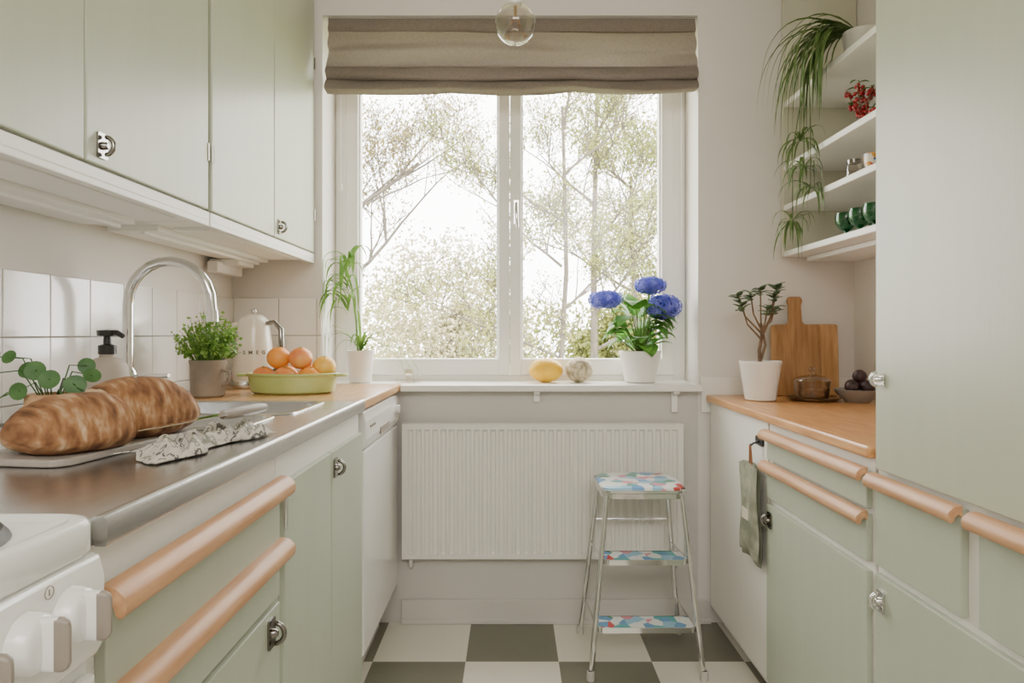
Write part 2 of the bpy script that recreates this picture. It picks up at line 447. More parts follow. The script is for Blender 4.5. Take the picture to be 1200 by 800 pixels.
# ------------------------------------------------------------------ left base
FX = -.460
c = root('base_cabinet', (-.78, 1.01, 0), 'sage drawer cabinet with two beech pulls under the steel worktop', 'cabinet', group='base cabinets')
mk('body', join(box(XL+.012, FX-.002, .724, 1.298, .1, .9235), box(XL+.012, FX-.04, .724, 1.298, 0, .1)), M_white, c, bevel=.001, label='white carcass')
d = mk('drawer', box(FX-.002, FX+.012, .735, 1.285, .757, .872), M_sageL, c, bevel=.002); pull(d, FX+.012, 1, .722, 1.288, .880, h=.036, d=.030)
d = mk('drawer', box(FX-.002, FX+.012, .735, 1.285, .650, .748), M_sageL, c, bevel=.002); pull(d, FX+.012, 1, .722, 1.288, .760, h=.036, d=.030)
d = mk('door', box(FX-.002, FX+.012, .735, 1.285, .12, .638), M_sageL, c, bevel=.002); latch(d, FX+.012, 1.235, .598, 1)
c = root('base_cabinet', (-.78, 1.65, 0), 'sage double-door cabinet below the sink', 'cabinet', group='base cabinets')
mk('body', join(box(XL+.012, FX-.002, 1.301, 2.0, .1, .76), box(FX-.02, FX-.002, 1.301, 2.0, .76, .9235), box(XL+.012, FX-.02, 1.301, 1.318, .76, .9235),
                box(XL+.012, FX-.02, 1.982, 2.0, .76, .9235), box(XL+.012, FX-.04, 1.301, 2.0, 0, .1)), M_white, c, bevel=.001, label='white carcass')
d = mk('door', box(FX-.002, FX+.012, 1.312, 1.650, .12, .858), M_sageL, c, bevel=.002)
for zz in (.80, .25): mk('hinge', cyl((FX+.014, 1.313, zz-.03), (FX+.014, 1.313, zz+.03), .0045, 8), M_chrome, d, smooth=True)
d = mk('door', box(FX-.002, FX+.012, 1.655, 1.99, .12, .858), M_sageL, c, bevel=.002); latch(d, FX+.012, 1.685, .815, 1, .9)
# dishwasher
c = root('dishwasher', (-.77, 2.32, 0), 'white freestanding dishwasher under the wooden worktop end', 'dishwasher')
mk('body', join(box(XL+.012, -.475, 2.02, 2.618, .12, .918), box(XL+.05, -.52, 2.03, 2.61, 0, .12)), M_enamel, c, bevel=.003)
mk('door', box(-.475, -.450, 2.022, 2.616, .17, .795), M_enamel, c, bevel=.006)
cp = mk('control_panel', prism([(-.475, .80), (-.450, .80), (-.443, .83), (-.443, .885), (-.452, .915), (-.475, .918)], 'y', 2.022, 2.616), M_enamel, c, bevel=.004)
mk('handle', box(-.444, -.4405, 2.24, 2.40, .815, .84), M_plastic, cp, bevel=.001)
mk('knob', cyl((-.444, 2.54, .865), (-.428, 2.54, .865), .016, 20), M_enamel, cp, smooth=True)
for yy in (2.08, 2.11, 2.14): mk('button', box(-.444, -.440, yy, yy+.012, .86, .868), M_plastic, cp)
# steel worktop with two bowls
ya, yb = .722, 1.975
nb = (-.93, -.58, 1.40, 1.60); fb = (-.95, -.555, 1.645, 1.93)
hx = sorted({-1.107, -.443, nb[0], nb[1], fb[0], fb[1]}); hy = sorted({ya, yb, nb[2], nb[3], fb[2], fb[3]})
bx = []
for i in range(len(hx)-1):
    for j in range(len(hy)-1):
        mx_, my_ = (hx[i]+hx[i+1])/2, (hy[j]+hy[j+1])/2
        if any(b[0] < mx_ < b[1] and b[2] < my_ < b[3] for b in (nb, fb)): continue
        bx.append(box(hx[i], hx[i+1], hy[j], hy[j+1], .9245, .9535))
lip = prism([(-.456, .9535), (-.450, .9572), (-.442, .9575), (-.438, .9555), (-.4365, .951), (-.4365, .928), (-.439, .9245), (-.450, .9245)], 'y', ya-.004, yb)
wt = mk('worktop', join(*bx, lip), M_steel, smooth=True,
        label='brushed stainless steel sink worktop with raised edge', cat='worktop')
def bowl(b, z, depth):
    x0, x1, y0, y1 = b
    L = []
    for off, zz, r in ((-.018, z+.0002, .05), (-.016, z+.003, .05), (-.004, z+.003, .045), (.001, z-.002, .04), (.008, z-depth+.03, .04), (.022, z-depth+.006, .05), (.05, z-depth, .04)):
        L.append([(p[0], p[1], zz) for p in rrect(x0+off, x1-off, y0+off, y1-off, r)])
    return loops(L, cap1=True)
for b, dp in ((nb, .13), (fb, .17)):
    s = mk('sink_bowl', bowl(b, .954, dp), M_steelb, wt, smooth=True, flip=False)
    cx, cy = (b[0]+b[1])/2, (b[2]+b[3])/2
    mk('drain', lathe([(0, .001), (.02, .001), (.028, .004), (.032, .001), (.033, 0)], (cx, cy, .9545-dp), 24), M_chrome, s, smooth=True)
# faucet
fx, fy = -1.03, 1.785
c = root('kitchen_faucet', (fx, fy, .954), 'tall chrome gooseneck mixer tap behind the sink', 'faucet')
P = [(fx, fy, 1.0), (fx, fy, 1.12), (fx, fy, 1.23)]
for i in range(1, 13):
    a = pi-pi*i/12*1.02; P.append((fx+.112+.112*cos(a), fy-.0, 1.235+.112*sin(a)))
P.append((fx+.226, fy, 1.205))
mk('spout', tube(P, .0135, 14), M_chrome, c, smooth=True)
mk('nozzle', cyl((fx+.226, fy, 1.215), (fx+.227, fy, 1.185), .0155, 16), M_chrome, c, smooth=True)
mk('base', lathe([(0, 0), (.030, 0), (.030, .006), (.025, .012), (.024, .085), (.020, .10), (.014, .108), (0, .108)], (fx, fy, .954), 24), M_chrome, c, smooth=True)
mk('lever', tube([(fx+.015, fy, 1.030), (fx+.045, fy-.01, 1.032), (fx+.075, fy-.02, 1.040), (fx+.125, fy-.03, 1.042)], [.015, .011, .007, .006], 10), M_chrome, c, smooth=True)
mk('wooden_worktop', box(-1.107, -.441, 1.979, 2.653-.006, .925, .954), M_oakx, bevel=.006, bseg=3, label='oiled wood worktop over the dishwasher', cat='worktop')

# ------------------------------------------------------------------ stove
c = root('stove', (-.75, .41, 0), 'white enamel electric stove with rotary knobs', 'stove')
sb = mk('body', join(box(-1.09, -.45, .11, .708, .1, .925), box(-1.05, -.5, .13, .69, 0, .1)), M_enamel, c, bevel=.004)
mk('cooktop', loops([[(p[0], p[1], z) for p in rrect(-1.09+o, -.437-o, .108+o, .712-o, .03)] for o, z in ((.004, .925), (0, .930), (0, .956), (.003, .962), (.008, .964), (.014, .964), (.019, .960), (.026, .959))], True, True),
   M_enamel, c, smooth=True)
mk('hotplate', lathe([(0, .006), (.035, .006), (.037, .003), (.042, .003), (.045, .010), (.085, .010), (.09, .004), (.092, 0)], (-.558, .590, .9592), 40), pmat('cast_iron', C(62, 60, 60), .5, var=.1), c, smooth=True)
mk('hotplate', lathe([(0, .006), (.025, .006), (.03, .008), (.07, .008), (.078, 0)], (-.92, .56, .9592), 40), M_dchrome, c, smooth=True)
cp = mk('control_panel', prism([(-.452, .815), (-.440, .815), (-.432, .83), (-.430, .90), (-.436, .922), (-.452, .926)], 'y', .112, .706), M_enamel, c, smooth=True, bevel=.004)
def knob(y, z):
    k = mk('knob', join(tube([(-.431, y, z), (-.424, y, z), (-.416, y, z), (-.412, y, z), (-.411, y, z)], [.0275, .027, .025, .021, .012], 36),
        loops([[(x, p[0], p[1]) for p in rrect(y-w, y+w, z-h, z+h, w*.95)] for x, w, h in ((-.418, .0065, .024), (-.402, .0045, .0245), (-.400, .0042, .0245))], False, True)), M_enamel, cp, smooth=True)
    mk('grip', loops([[(x, p[0], p[1]) for p in rrect(y-.0045+o, y+.0045-o, z-.0245+o*2.5, z+.0245-o*2.5, (.0045-o)*.95)] for x, o in ((-.402, 0), (-.396, .0002), (-.392, .0012), (-.390, .0030))], True, True),
       M_plastic, k, smooth=True)
for y in (.648, .588, .52, .45, .38): knob(y, .880)
mk('marking', join(tube([(-.4295, .618+.006*cos(a*pi/8), .914+.006*sin(a*pi/8)) for a in range(16)], .0006, 5, True), box(-.4300, -.4290, .6175, .6185, .911, .917)), M_plastic, cp)
od = mk('oven_door', box(-.45, -.436, .118, .70, .22, .80), M_enamel, c, bevel=.006)
mk('handle', join(cyl((-.405, .16, .76), (-.405, .66, .76), .008), cyl((-.437, .2, .76), (-.405, .2, .76), .006), cyl((-.437, .62, .76), (-.405, .62, .76), .006)), M_enamel, od, smooth=True)

# ------------------------------------------------------------------ right base
RX = .790
c = root('base_cabinet', (1.07, 2.35, 0), 'white blank-panel cabinet end next to the radiator', 'cabinet', group='base cabinets')
mk('body', join(box(RX-.004, XR-.004, 2.043, 2.636, .078, .882), box(RX+.05, XR-.004, 2.043, 2.636, 0, .078)), M_white, c, bevel=.002)
c = root('base_cabinet', (1.07, 1.74, 0), 'sage cabinet with two drawers, beech pulls and a door', 'cabinet', group='base cabinets')
mk('body', join(box(RX, XR-.004, 1.446, 2.041, .09, .882), box(RX+.05, XR-.004, 1.446, 2.041, 0, .09)), M_white, c, bevel=.001, label='white carcass')
d = mk('drawer', box(RX-.014, RX, 1.457, 2.030, .772, .852), M_sageL, c, bevel=.002); pull(d, RX-.014, -1, 1.452, 2.036, .862, h=.030, d=.026)
d = mk('drawer', box(RX-.014, RX, 1.457, 2.030, .655, .758), M_sageL, c, bevel=.002); pull(d, RX-.014, -1, 1.452, 2.036, .767, h=.030, d=.026)
d = mk('door', box(RX-.014, RX, 1.457, 2.030, .10, .635), M_sageL, c, bevel=.002); latch(d, RX-.014, 2.002, .592, -1, .9)
c = root('tall_cabinet', (1.07, .97, 0), 'tall sage pantry cabinet with drawers and doors', 'cabinet')
mk('body', join(box(RX, XR-.004, .50, 1.435, .09, 2.55), box(RX+.05, XR-.004, .5, 1.435, 0, .09)), M_white, c, bevel=.001, label='white carcass')
d = mk('door', box(RX-.016, RX, .52, 1.418, .866, 2.54), M_sage, c, bevel=.003); latch(d, RX-.016, 1.398, 1.058, -1, .72, True, M_chrome)
d = mk('drawer', box(RX-.014, RX, 1.150, 1.422, .662, .850), M_sageL, c, bevel=.002); pull(d, RX-.014, -1, 1.146, 1.426, .857, h=.030, d=.026)
d = mk('drawer', box(RX-.014, RX, .52, 1.108, .662, .850), M_sageL, c, bevel=.002); pull(d, RX-.014, -1, .51, 1.112, .857, h=.030, d=.026)
d = mk('door', box(RX-.014, RX, .52, 1.422, .10, .643), M_sageL, c, bevel=.002); latch(d, RX-.014, 1.398, .592, -1, .85, False, M_chrome)
mk('wooden_worktop', box(.768, XR-.003, 1.438, 2.638, .883, .910), M_oak, bevel=.006, bseg=3, label='oiled butcher-block worktop beside the tall cabinet', cat='worktop')
# hook and towel
mk('wall_hook', join(prism(rrect(2.075, 2.135, .80, .828, .006), 'x', RX-.0045, RX-.010), tube([(RX-.010, 2.105, .812), (RX-.028, 2.105, .806), (RX-.036, 2.105, .797), (RX-.036, 2.105, .805)], .0035, 8)),
       M_black, smooth=True, label='small black metal hook on the white panel', cat='hook')
M_towel = pmat('grey_cotton', C(124, 128, 110), .9, col2=C(148, 150, 130), scale=18, bump=.4, bscale=90)
M_towel2 = multimat('printed_grey_cotton', [C(128, 130, 112), C(146, 148, 128), C(166, 164, 146)], 15, .9, 'noise', [.40, .5, .6], interp='LINEAR')
M_leather = pmat('leather', C(150, 98, 62), .6, var=.1)
c = root('oven_cloth', (RX-.03, 2.12, .44), 'folded grey-green printed cotton pot holder with leather loop', 'pot holder')
def pad(x, y0, y1, z0, z1, th, sk=0):
    V = []; F = []; n = 16
    for s in (-1, 1):
        for i in range(n+1):
            for j in range(n+1):
                u, v = i/n, j/n
                e = (min(u, 1-u, v, 1-v)*8); e = min(1, e)**.5
                V.append(Vector((x+s*th*e+.003*sin(v*7+u*4)+.002*sin(u*14+v*3), y0+(y1-y0)*(.5+(u-.5)*(1-.12*v))+sk*v, z0+(z1-z0)*v+.008*sin(u*pi)*v-.006*sin(u*7)*(1-v))))
    N = (n+1)**2
    for s in range(2):
        for i in range(n):
            for j in range(n):
                a = s*N+i*(n+1)+j; q = (a, a+1, a+n+2, a+n+1); F.append(q if s else q[::-1])
    return (V, F)
mk('cloth', pad(RX-.024, 2.045, 2.215, .430, .735, .006, 0), M_towel, c, smooth=True)
mk('cloth', pad(RX-.040, 2.030, 2.190, .455, .735, .006, .005), M_towel2, c, smooth=True)
mk('loop', tube([(RX-.034, 2.118, .725), (RX-.036, 2.112, .77), (RX-.037, 2.108, .80), (RX-.037, 2.102, .80), (RX-.036, 2.098, .77), (RX-.034, 2.096, .725)], .003, 8), M_leather, c, smooth=True)
mk('label_patch', box(RX-.0515, RX-.0485, 2.085, 2.140, .565, .60), pmat('patch', C(214, 206, 186), .8), c, bevel=.001)

# ------------------------------------------------------------------ shelf unit
c = root('wall_shelf', (1.22, 2.04, 1.45), 'white open wall shelves with pale green end panel', 'shelf')
mk('end_panel', box(1.073, XR-.003, 2.632, 2.652, 1.455, 2.55), M_cream, c, bevel=.002, label='pale green end panel')
for z in (1.477, 1.658, 1.816, 2.065):
    mk('shelf', box(1.073, XR-.003, 1.438, 2.631, z-.022, z), M_white, c, bevel=.003)
mk('rail', box(1.16, XR-.003, 1.45, 2.62, 1.437, 1.454), M_white, c, bevel=.002)

# ------------------------------------------------------------------ radiator
c = root('radiator', (.12, 2.61, .27), 'white ribbed panel radiator under the window sill', 'radiator')
x0, x1, z0, z1 = -.428, .668, .272, .80; yf = 2.598
nr = 33; pw = (x1-x0-.03)/nr; P = [(x0, yf)]
x = x0+.015; P.append((x, yf))
for i in range(nr):
    P += [(x+pw*.15, yf+.0), (x+pw*.3, yf+.010), (x+pw*.7, yf+.010), (x+pw*.85, yf)]; x += pw
P += [(x1, yf)]
V = []; F = []
zz = [z0, z0+.018, z0+.026, z1-.03, z1-.022, z1-.004]
for k, z in enumerate(zz):
    for (px, py) in P:
        yy = yf if k in (0, 1, 4, 5) else py
        V.append(Vector((px, yy, z)))
n = len(P)
for k in range(len(zz)-1):
    for i in range(n-1): F.append((k*n+i, k*n+i+1, (k+1)*n+i+1, (k+1)*n+i))
M_rad = pmat('radiator_enamel', C(234, 231, 223), .4, var=.01)
mk('panel', (V, F), M_rad, c, smooth=True)
mk('casing', join(box(x0, x1, yf+.012, yf+.034, z0+.003, z1-.02), box(x0-.002, x0+.002, yf-.001, yf+.036, z0, z1), box(x1-.002, x1+.002, yf-.001, yf+.036, z0, z1),
   box(x0, x1, yf-.002, yf+.006, z1-.006, z1), *[box(x0+.004+i*.012, x0+.008+i*.012, yf+.006, yf+.034, z1-.006, z1-.001) for i in range(90)],
   box(x0, x1, yf+.032, yf+.036, z1-.006, z1), box(x0+.1, x0+.13, yf+.03, YB-.001, .5, .7), box(x1-.13, x1-.1, yf+.03, YB-.001, .5, .7)), M_rad, c)
for xx in (x1-.02, x0+.03):
    mk('pipe', tube([(xx, yf+.02, z0+.01), (xx, yf+.02, .245), (xx, yf+.03, .235), (xx, YB-.001, .235)], .008, 10), M_rad, c, smooth=True)

# ------------------------------------------------------------------ roman blind
c = root('roman_blind', (0, 2.68, 2.105), 'taupe linen roman blind gathered at window top', 'blind')
mk('rail', box(-.74, .74, 2.672, 2.70, 2.398, 2.420), M_white, c, bevel=.002)
def fabric(prof, amp, seed=0, sagk=1):
    V = []; F = []; nx = 150; m = len(prof)
    for i in range(nx+1):
        u = i/nx; x = -.737+1.472*u
        for j, (yy, z) in enumerate(prof):
            t = j/(m-1)
            w = noise.noise(Vector((x*2.2, j*.45, 1.7+seed)))*amp*(.35+t); w2 = noise.noise(Vector((x*6, j*.5, 9+seed)))*amp*.45*(.35+t)
            sag = sagk*(-.014*abs(sin(u*pi*3))*t+.005*t)
            V.append(Vector((x+.003*noise.noise(Vector((j*.6, u*2, 0))), 2.68+min(yy+w*1.3+w2, .012), z+sag+w*1.2)))
    for i in range(nx):
        for j in range(m-1):
            a = i*m+j; F.append((a, a+1, a+m+1, a+m))
    return (V, F)
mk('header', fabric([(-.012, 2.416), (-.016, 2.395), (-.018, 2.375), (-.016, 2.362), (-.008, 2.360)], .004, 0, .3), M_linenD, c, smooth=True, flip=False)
def dense(p, k=3):
    o = []
    for i in range(len(p)-1):
        for j in range(k):
            a, b, c_, d_ = p[max(i-1, 0)], p[i], p[i+1], p[min(i+2, len(p)-1)]; t = j/k
            o.append(tuple(.5*((2*b[q])+(-a[q]+c_[q])*t+(2*a[q]-5*b[q]+4*c_[q]-d_[q])*t*t+(-a[q]+3*b[q]-3*c_[q]+d_[q])*t**3) for q in (0, 1)))
    return o+[p[-1]]
def fabric2(pr, amp, seed=0, sagk=1):
    p = dense(pr); V = []; F = []; nx = 170; m = len(p)
    for i in range(nx+1):
        u = i/nx; x = -.737+1.472*u
        for j, (yy, z) in enumerate(p):
            t = j/(m-1); q = j/3
            w = noise.noise(Vector((x*2.2, q*.45, 1.7+seed)))*amp*(.35+t); w2 = noise.noise(Vector((x*6, q*.5, 9+seed)))*amp*.45*(.35+t)
            sag = sagk*(-.014*abs(sin(u*pi*3))**.8*t+.005*t)
            V.append(Vector((x+.003*noise.noise(Vector((q*.6, u*2, 0))), 2.68+min(yy+w*1.3+w2, .012), z+sag+w*1.2)))
    for i in range(nx):
        for j in range(m-1):
            a = i*m+j; F.append((a, a+1, a+m+1, a+m))
    return (V, F)
pr = [(-.008, 2.368), (-.014, 2.345), (-.024, 2.32), (-.022, 2.295), (-.018, 2.275), (-.030, 2.25), (-.040, 2.225), (-.036, 2.208), (-.026, 2.198), (-.012, 2.196)]
mk('fabric', fabric2(pr, .022), M_linen, c, smooth=True, flip=False)
pr = [(-.024, 2.216), (-.044, 2.210), (-.058, 2.194), (-.060, 2.174), (-.048, 2.158), (-.030, 2.154), (-.044, 2.154), (-.058, 2.140), (-.058, 2.122), (-.040, 2.112), (-.014, 2.110), (-.006, 2.13), (-.004, 2.17)]
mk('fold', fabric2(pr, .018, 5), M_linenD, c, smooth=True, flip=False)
mk('cord', cyl((-.695, 2.70, 2.39), (-.695, 2.705, 1.76), .0012, 6), M_white, c)
mk('cord', cyl((.69, 2.71, 2.39), (.69, 2.71, 1.52), .0012, 6), M_white, c)
mk('tassel', lathe([(0, 0), (.006, .004), (.005, .03), (0, .034)], (-.695, 2.705, 1.73), 12), M_white, c, smooth=True)

# ------------------------------------------------------------------ pendant
bxp, byp, bz = .009, 1.8, 1.99
c = root('pendant_lamp', (bxp, byp, 1.935), 'clear glass globe pendant lamp hanging on a cord', 'lamp')
mk('globe', ell((bxp, byp, bz), .055, .055, .055, 40, 24), glassmat('bulb_glass', (.86, .82, .76, 1), .16), c, smooth=True)
mk('socket', lathe([(0, 0), (.016, 0), (.018, .01), (.018, .05), (.012, .06), (0, .062)], (bxp, byp, bz+.048), 20), M_white, c, smooth=True)
fil = [(bxp+.014*cos(a*.9), byp+.014*sin(a*.9), bz-.012+.03*abs(sin(a*.9*2.5))) for a in range(8)]
mk('filament', join(cyl((bxp, byp, bz+.05), (bxp, byp, bz+.015), .004, 10), tube(fil, .001, 6, True)), pmat('brass', C(190, 150, 90), .3, 1), c, smooth=True)
mk('cord', cyl((bxp, byp, bz+.10), (bxp, byp, ZC-.02), .003, 8), M_white, c, smooth=True)
mk('ceiling_rose', lathe([(0, 0), (.02, .0), (.045, .012), (.05, .02), (0, .02)], (bxp, byp, ZC-.021), 24), M_white, c, smooth=True)

# ------------------------------------------------------------------ step stool
c = root('step_stool', (.45, 2.38, 0), 'chrome step stool with floral-patterned seat and two steps', 'stool')
wh = C(236, 238, 236)
M_pat = multimat('floral_vinyl', [wh, C(104, 156, 204), C(150, 196, 222), wh, C(206, 74, 74), C(228, 140, 160), wh, C(80, 150, 120), C(90, 176, 180), wh], 28, .28,
                 pos=[0, .14, .26, .38, .50, .58, .66, .76, .84, .92])
feet = {'fl': (.262, 2.215), 'fr': (.640, 2.215), 'bl': (.262, 2.560), 'br': (.640, 2.560)}
tops = {'fl': (.325, 2.285), 'fr': (.583, 2.285), 'bl': (.325, 2.515), 'br': (.583, 2.515)}
def leg_at(k, z):
    t = z/.60; a, b = feet[k], tops[k]; return (a[0]+(b[0]-a[0])*t, a[1]+(b[1]-a[1])*t, z)
M_rub = pmat('rubber', C(200, 196, 188), .7)
for k in feet:
    mk('leg', tube([leg_at(k, .012), leg_at(k, .30), leg_at(k, .598)], .0095, 12), M_chrome, c, smooth=True)
    f = feet[k]; mk('foot_cap', lathe([(0, 0), (.013, 0), (.014, .004), (.0125, .03), (.010, .032)], (f[0], f[1], 0), 16), M_rub, c, smooth=True)
mk('seat', loops([[(p[0], p[1], z) for p in rrect(.308+o, .600-o, 2.270+o, 2.532-o, .07)] for o, z in ((.012, .606), (.003, .609), (0, .614), (0, .619), (.004, .625), (.02, .629), (.06, .630))], True, True), M_pat, c, smooth=True)
def band(o, z0, z1):
    return loops([[(p[0], p[1], z) for p in rrect(.308+oo, .600-oo, 2.270+oo, 2.532-oo, .045)] for oo, z in ((o, z0), (o-.004, z0), (o-.004, z1), (o, z1))])
mk('seat_rim', join(band(0, .608, .618), band(.006, .588, .605)), M_chrome, c, smooth=True, flip=False)
for z in (.380, .162):
    a = leg_at('fl', z); b = leg_at('fr', z)
    xa, xb = a[0]+.010, b[0]-.010; yy0 = a[1]-.008; yy1 = yy0+.092
    s = mk('step', prism(rrect(xa, xb, yy0, yy1, .02), 'z', z, z+.007), M_pat, c, bevel=.002)
    mk('step_rim', loops([[(p[0], p[1], q) for p in rrect(xa-o, xb+o, yy0-o, yy1+o, .021)] for o, q in ((0, z-.010), (.003, z-.010), (.003, z+.008), (0, z+.008))]), M_chrome, s, smooth=True, flip=False)
    mk('step_arm', cyl((xa-.004, yy1-.01, z-.004), leg_at('bl', z-.02), .0045, 8), M_chrome, s, smooth=True)
    mk('step_arm', cyl((xb+.004, yy1-.01, z-.004), leg_at('br', z-.02), .0045, 8), M_chrome, s, smooth=True)
mk('crossbar', cyl(leg_at('bl', .45), leg_at('br', .45), .005, 8), M_chrome, c, smooth=True)

# ------------------------------------------------------------------ plants
def pot(parent, x, y, z, rt, rb, h, mat, name='pot', lip=.004):
    return mk(name, lathe([(0, 0), (rb*.9, 0), (rb, .004), (rt-.002, h-.012), (rt, h-.008), (rt, h), (rt-lip, h), (rt-lip-.002, h-.03), (rb*.8, h-.05)], (x, y, z), 36), mat, parent, smooth=True)
def soil(parent, x, y, z, r): return mk('soil', ell((x, y, z), r, r, .005, 20, 8), M_soil, parent, smooth=True)
# hydrangea
x, y, z = .527, 2.742, .9515
c = root('potted_hydrangea', (x, y, z), 'blue hydrangea in white ceramic pot on window sill', 'plant')
pot(c, x, y, z, .086, .062, .130, M_ceramic); soil(c, x, y, z+.115, .078)
lv = []; stm = []
heads = [((.382, 2.72, 1.292), .068, .034), ((.562, 2.70, 1.348), .060, .032), ((.620, 2.73, 1.262), .070, .050)]
for (h, r1, r2) in heads:
    stm.append(tube([(x, y, z+.11), (x+(h[0]-x)*.4, y-.01, (z+.11+h[2])*.5), (h[0], h[1], h[2]-.01)], .0035, 6))
for i in range(50):
    a = R(0, 2*pi); el = R(-.1, .9); hh = R(.13, .32)
    p = Vector((x+.055*cos(a)-.01, y+.03*sin(a), z+hh)); stm.append(tube([(x, y, z+.11), tuple((Vector((x, y, z+.11))+p)/2), p], .002, 5))
    dy = sin(a)*(.6 if sin(a) < 0 else .25)
    g = leaf(p, (cos(a), dy, el), R(.085, .125), R(.036, .050), R(.4, 1.2), 7, .2)
    lv.append(([Vector((v.x, min(v.y, 2.825), max(v.z, 1.03))) for v in g[0]], g[1]))
mk('stem', join(*stm), L_mid, c, smooth=True); mk('foliage', join(*lv), L_hyd, c, smooth=True, flip=False)
for (h, r1, r2) in heads:
    G = []
    N = 120
    for i in range(N):
        ph = math.acos(1-2*(i+.5)/N); th = pi*(1+5**.5)*i
        nrm = Vector((sin(ph)*cos(th), sin(ph)*sin(th), cos(ph)))
        k = R(.92, 1.1)
        p = Vector((h[0]+nrm.x*r1*k, h[1]+nrm.y*r1*.9*k, h[2]+nrm.z*r2*k))
        nn = (nrm+Vector((R(-1, 1), R(-1, 1), R(-1, 1)))*.2).normalized()
        a = nn.orthogonal().normalized(); a = Matrix.Rotation(R(0, 6), 3, nn) @ a; b = nn.cross(a); s = R(.011, .014)
        for q in range(4):
            d = (a*cos(q*pi/2)+b*sin(q*pi/2)); e = (a*cos(q*pi/2+pi/2)+b*sin(q*pi/2+pi/2))
            G.append(([p, p+d*s*.55-e*s*.5+nn*.001, p+d*s*1.0-e*s*.28+nn*.001, p+d*s*1.0+e*s*.28+nn*.001, p+d*s*.55+e*s*.5+nn*.001], [(0, 1, 2, 3, 4)]))
    mk('flower_head', [(join(*G), M_petal), (ell(h, r1*.86, r1*.78, r2*.84, 16, 10), M_petal2)], None, c, flip=False)
# spider plant on sill
x, y, z = -.622, 2.735, .9515
c = root('potted_spider_plant', (x, y, z), 'spindly arching houseplant in white pot on window sill', 'plant')
pot(c, x, y, z, .056, .045, .132, M_ceramic); soil(c, x, y, z+.118, .048)
lv = []
lv.append(tube([(x-.01, y, z+.11), (x-.015, y-.01, z+.25), (x-.03, y-.02, z+.38), (x-.05, y-.02, z+.46)], .004, 6))
for i in range(14):
    a = R(0, 2*pi); lv.append(leaf((x, y, z+.12), (cos(a)*.5, -abs(sin(a))*.35, 1), R(.14, .30), R(.005, .008), R(.9, 2.2), 9, .3))
for i in range(36):
    a = R(0, 2*pi); zz = z+R(.28, .50); p = (x-.045+R(-.01, .01), y-.03, zz)
    lv.append(leaf(p, (cos(a)*.4-.2, -abs(sin(a))*.5, R(.3, 1.1)), R(.14, .30), R(.005, .009), R(1.6, 3.4), 9, .3))
for k in range(3): lv.append(leaf((x, y-.02, z+.12), (1, -.3, .5), .28+.05*k, .005, 1.4, 9, .3))
lv = [([Vector((max(v.x, -.745), min(v.y, 2.82), max(v.z, .957))) for v in g[0]], g[1]) for g in lv]
mk('foliage', join(*lv), L_mid, c, smooth=True, flip=False)
# herb
x, y, z = -.955, 2.09, .9545
c = root('potted_herb', (x, y, z), 'bushy green herb in grey stoneware mug pot', 'plant')
M_stone = pmat('stoneware', C(122, 108, 92), .6, col2=C(150, 134, 116), scale=10, bump=.1)
p = mk('pot', lathe([(0, 0), (.044, 0), (.05, .006), (.053, .10), (.055, .112), (.055, .116), (.050, .116), (.048, .09), (.04, .08)], (x, y, z), 32), M_stone, c, smooth=True)
mk('handle', tube([(x+.050, y-.01, z+.085), (x+.072, y-.014, z+.08), (x+.076, y-.016, z+.06), (x+.068, y-.014, z+.042), (x+.050, y-.01, z+.038)], .005, 8), M_stone, p, smooth=True)
soil(c, x, y, z+.10, .046)
lv = []; stm = []
for i in range(170):
    a = R(0, 2*pi); rr = sqrt(R(0, 1)); t = Vector((x+.098*rr*cos(a), y+.09*rr*sin(a), z+.125+R(.02, .15)*(1-.45*rr*rr)))
    if t.x < XL+.025: t.x = XL+.025
    b = Vector((x+.035*rr*cos(a), y+.035*rr*sin(a), z+.10)); stm.append(tube([b, (b+t)/2+Vector((0, 0, .012)), t], .0009, 4))
    for k in range(8):
        q = b.lerp(t, R(.45, 1.05))+Vector((R(-.008, .008), R(-.008, .008), R(0, .010)))
        lv.append(disc_leaf(q, (R(-1, 1), R(-1, .6), R(0, 1)), R(.0035, .0065), 6))
mk('stem', join(*stm), L_mid, c, flip=False); mk('foliage', join(*lv), leafm('leaf_herb', C(92, 140, 50), C(156, 192, 92), .35), c, flip=False)
# pilea
x, y, z = -.905, 1.31, .9545
c = root('potted_plant', (x, y, z), 'round-leaved green houseplant in tan woven pot', 'plant')
mk('pot', lathe([(0, 0), (.038, 0), (.044, .008), (.047, .045), (.045, .078), (.042, .082), (.040, .076), (.036, .06)], (x, y, z), 30), pmat('woven', C(160, 122, 88), .8, col2=C(196, 158, 118), scale=60, bump=.6), c, smooth=True)
soil(c, x, y, z+.068, .037)
lv = []; stm = []
for i, (lx, ly, lz, r) in enumerate([(-.11, -.05, .060, .025), (-.10, -.03, .122, .020), (-.115, -.08, .025, .024), (-.050, .0, .128, .017), (-.012, -.03, .128, .019), (.022, -.04, .112, .019), (.058, -.02, .100, .020),
        (.085, -.01, .118, .016), (-.03, -.05, .09, .017), (.06, -.05, .070, .017), (-.055, -.04, .155, .014), (.055, .02, .135, .016), (-.10, -.02, .155, .015), (.100, -.03, .08, .016)]):
    p = Vector((max(x+lx, XL+.035), y+ly, z+lz))
    b0 = (x+lx*.15, y+ly*.15, z+.064)
    stm.append(tube([b0, (x+lx*.5, y+ly*.5, z+.075+max(0, lz-.064)*.7+.012), p], .0014, 5))
    lv.append(disc_leaf(p, (lx*4+.2, -.8+R(-.3, .3), R(.1, .6)), r, 16, .12))
mk('stem', join(*stm), L_dark, c, flip=False); mk('foliage', join(*lv), L_dark, c, smooth=True, flip=False)
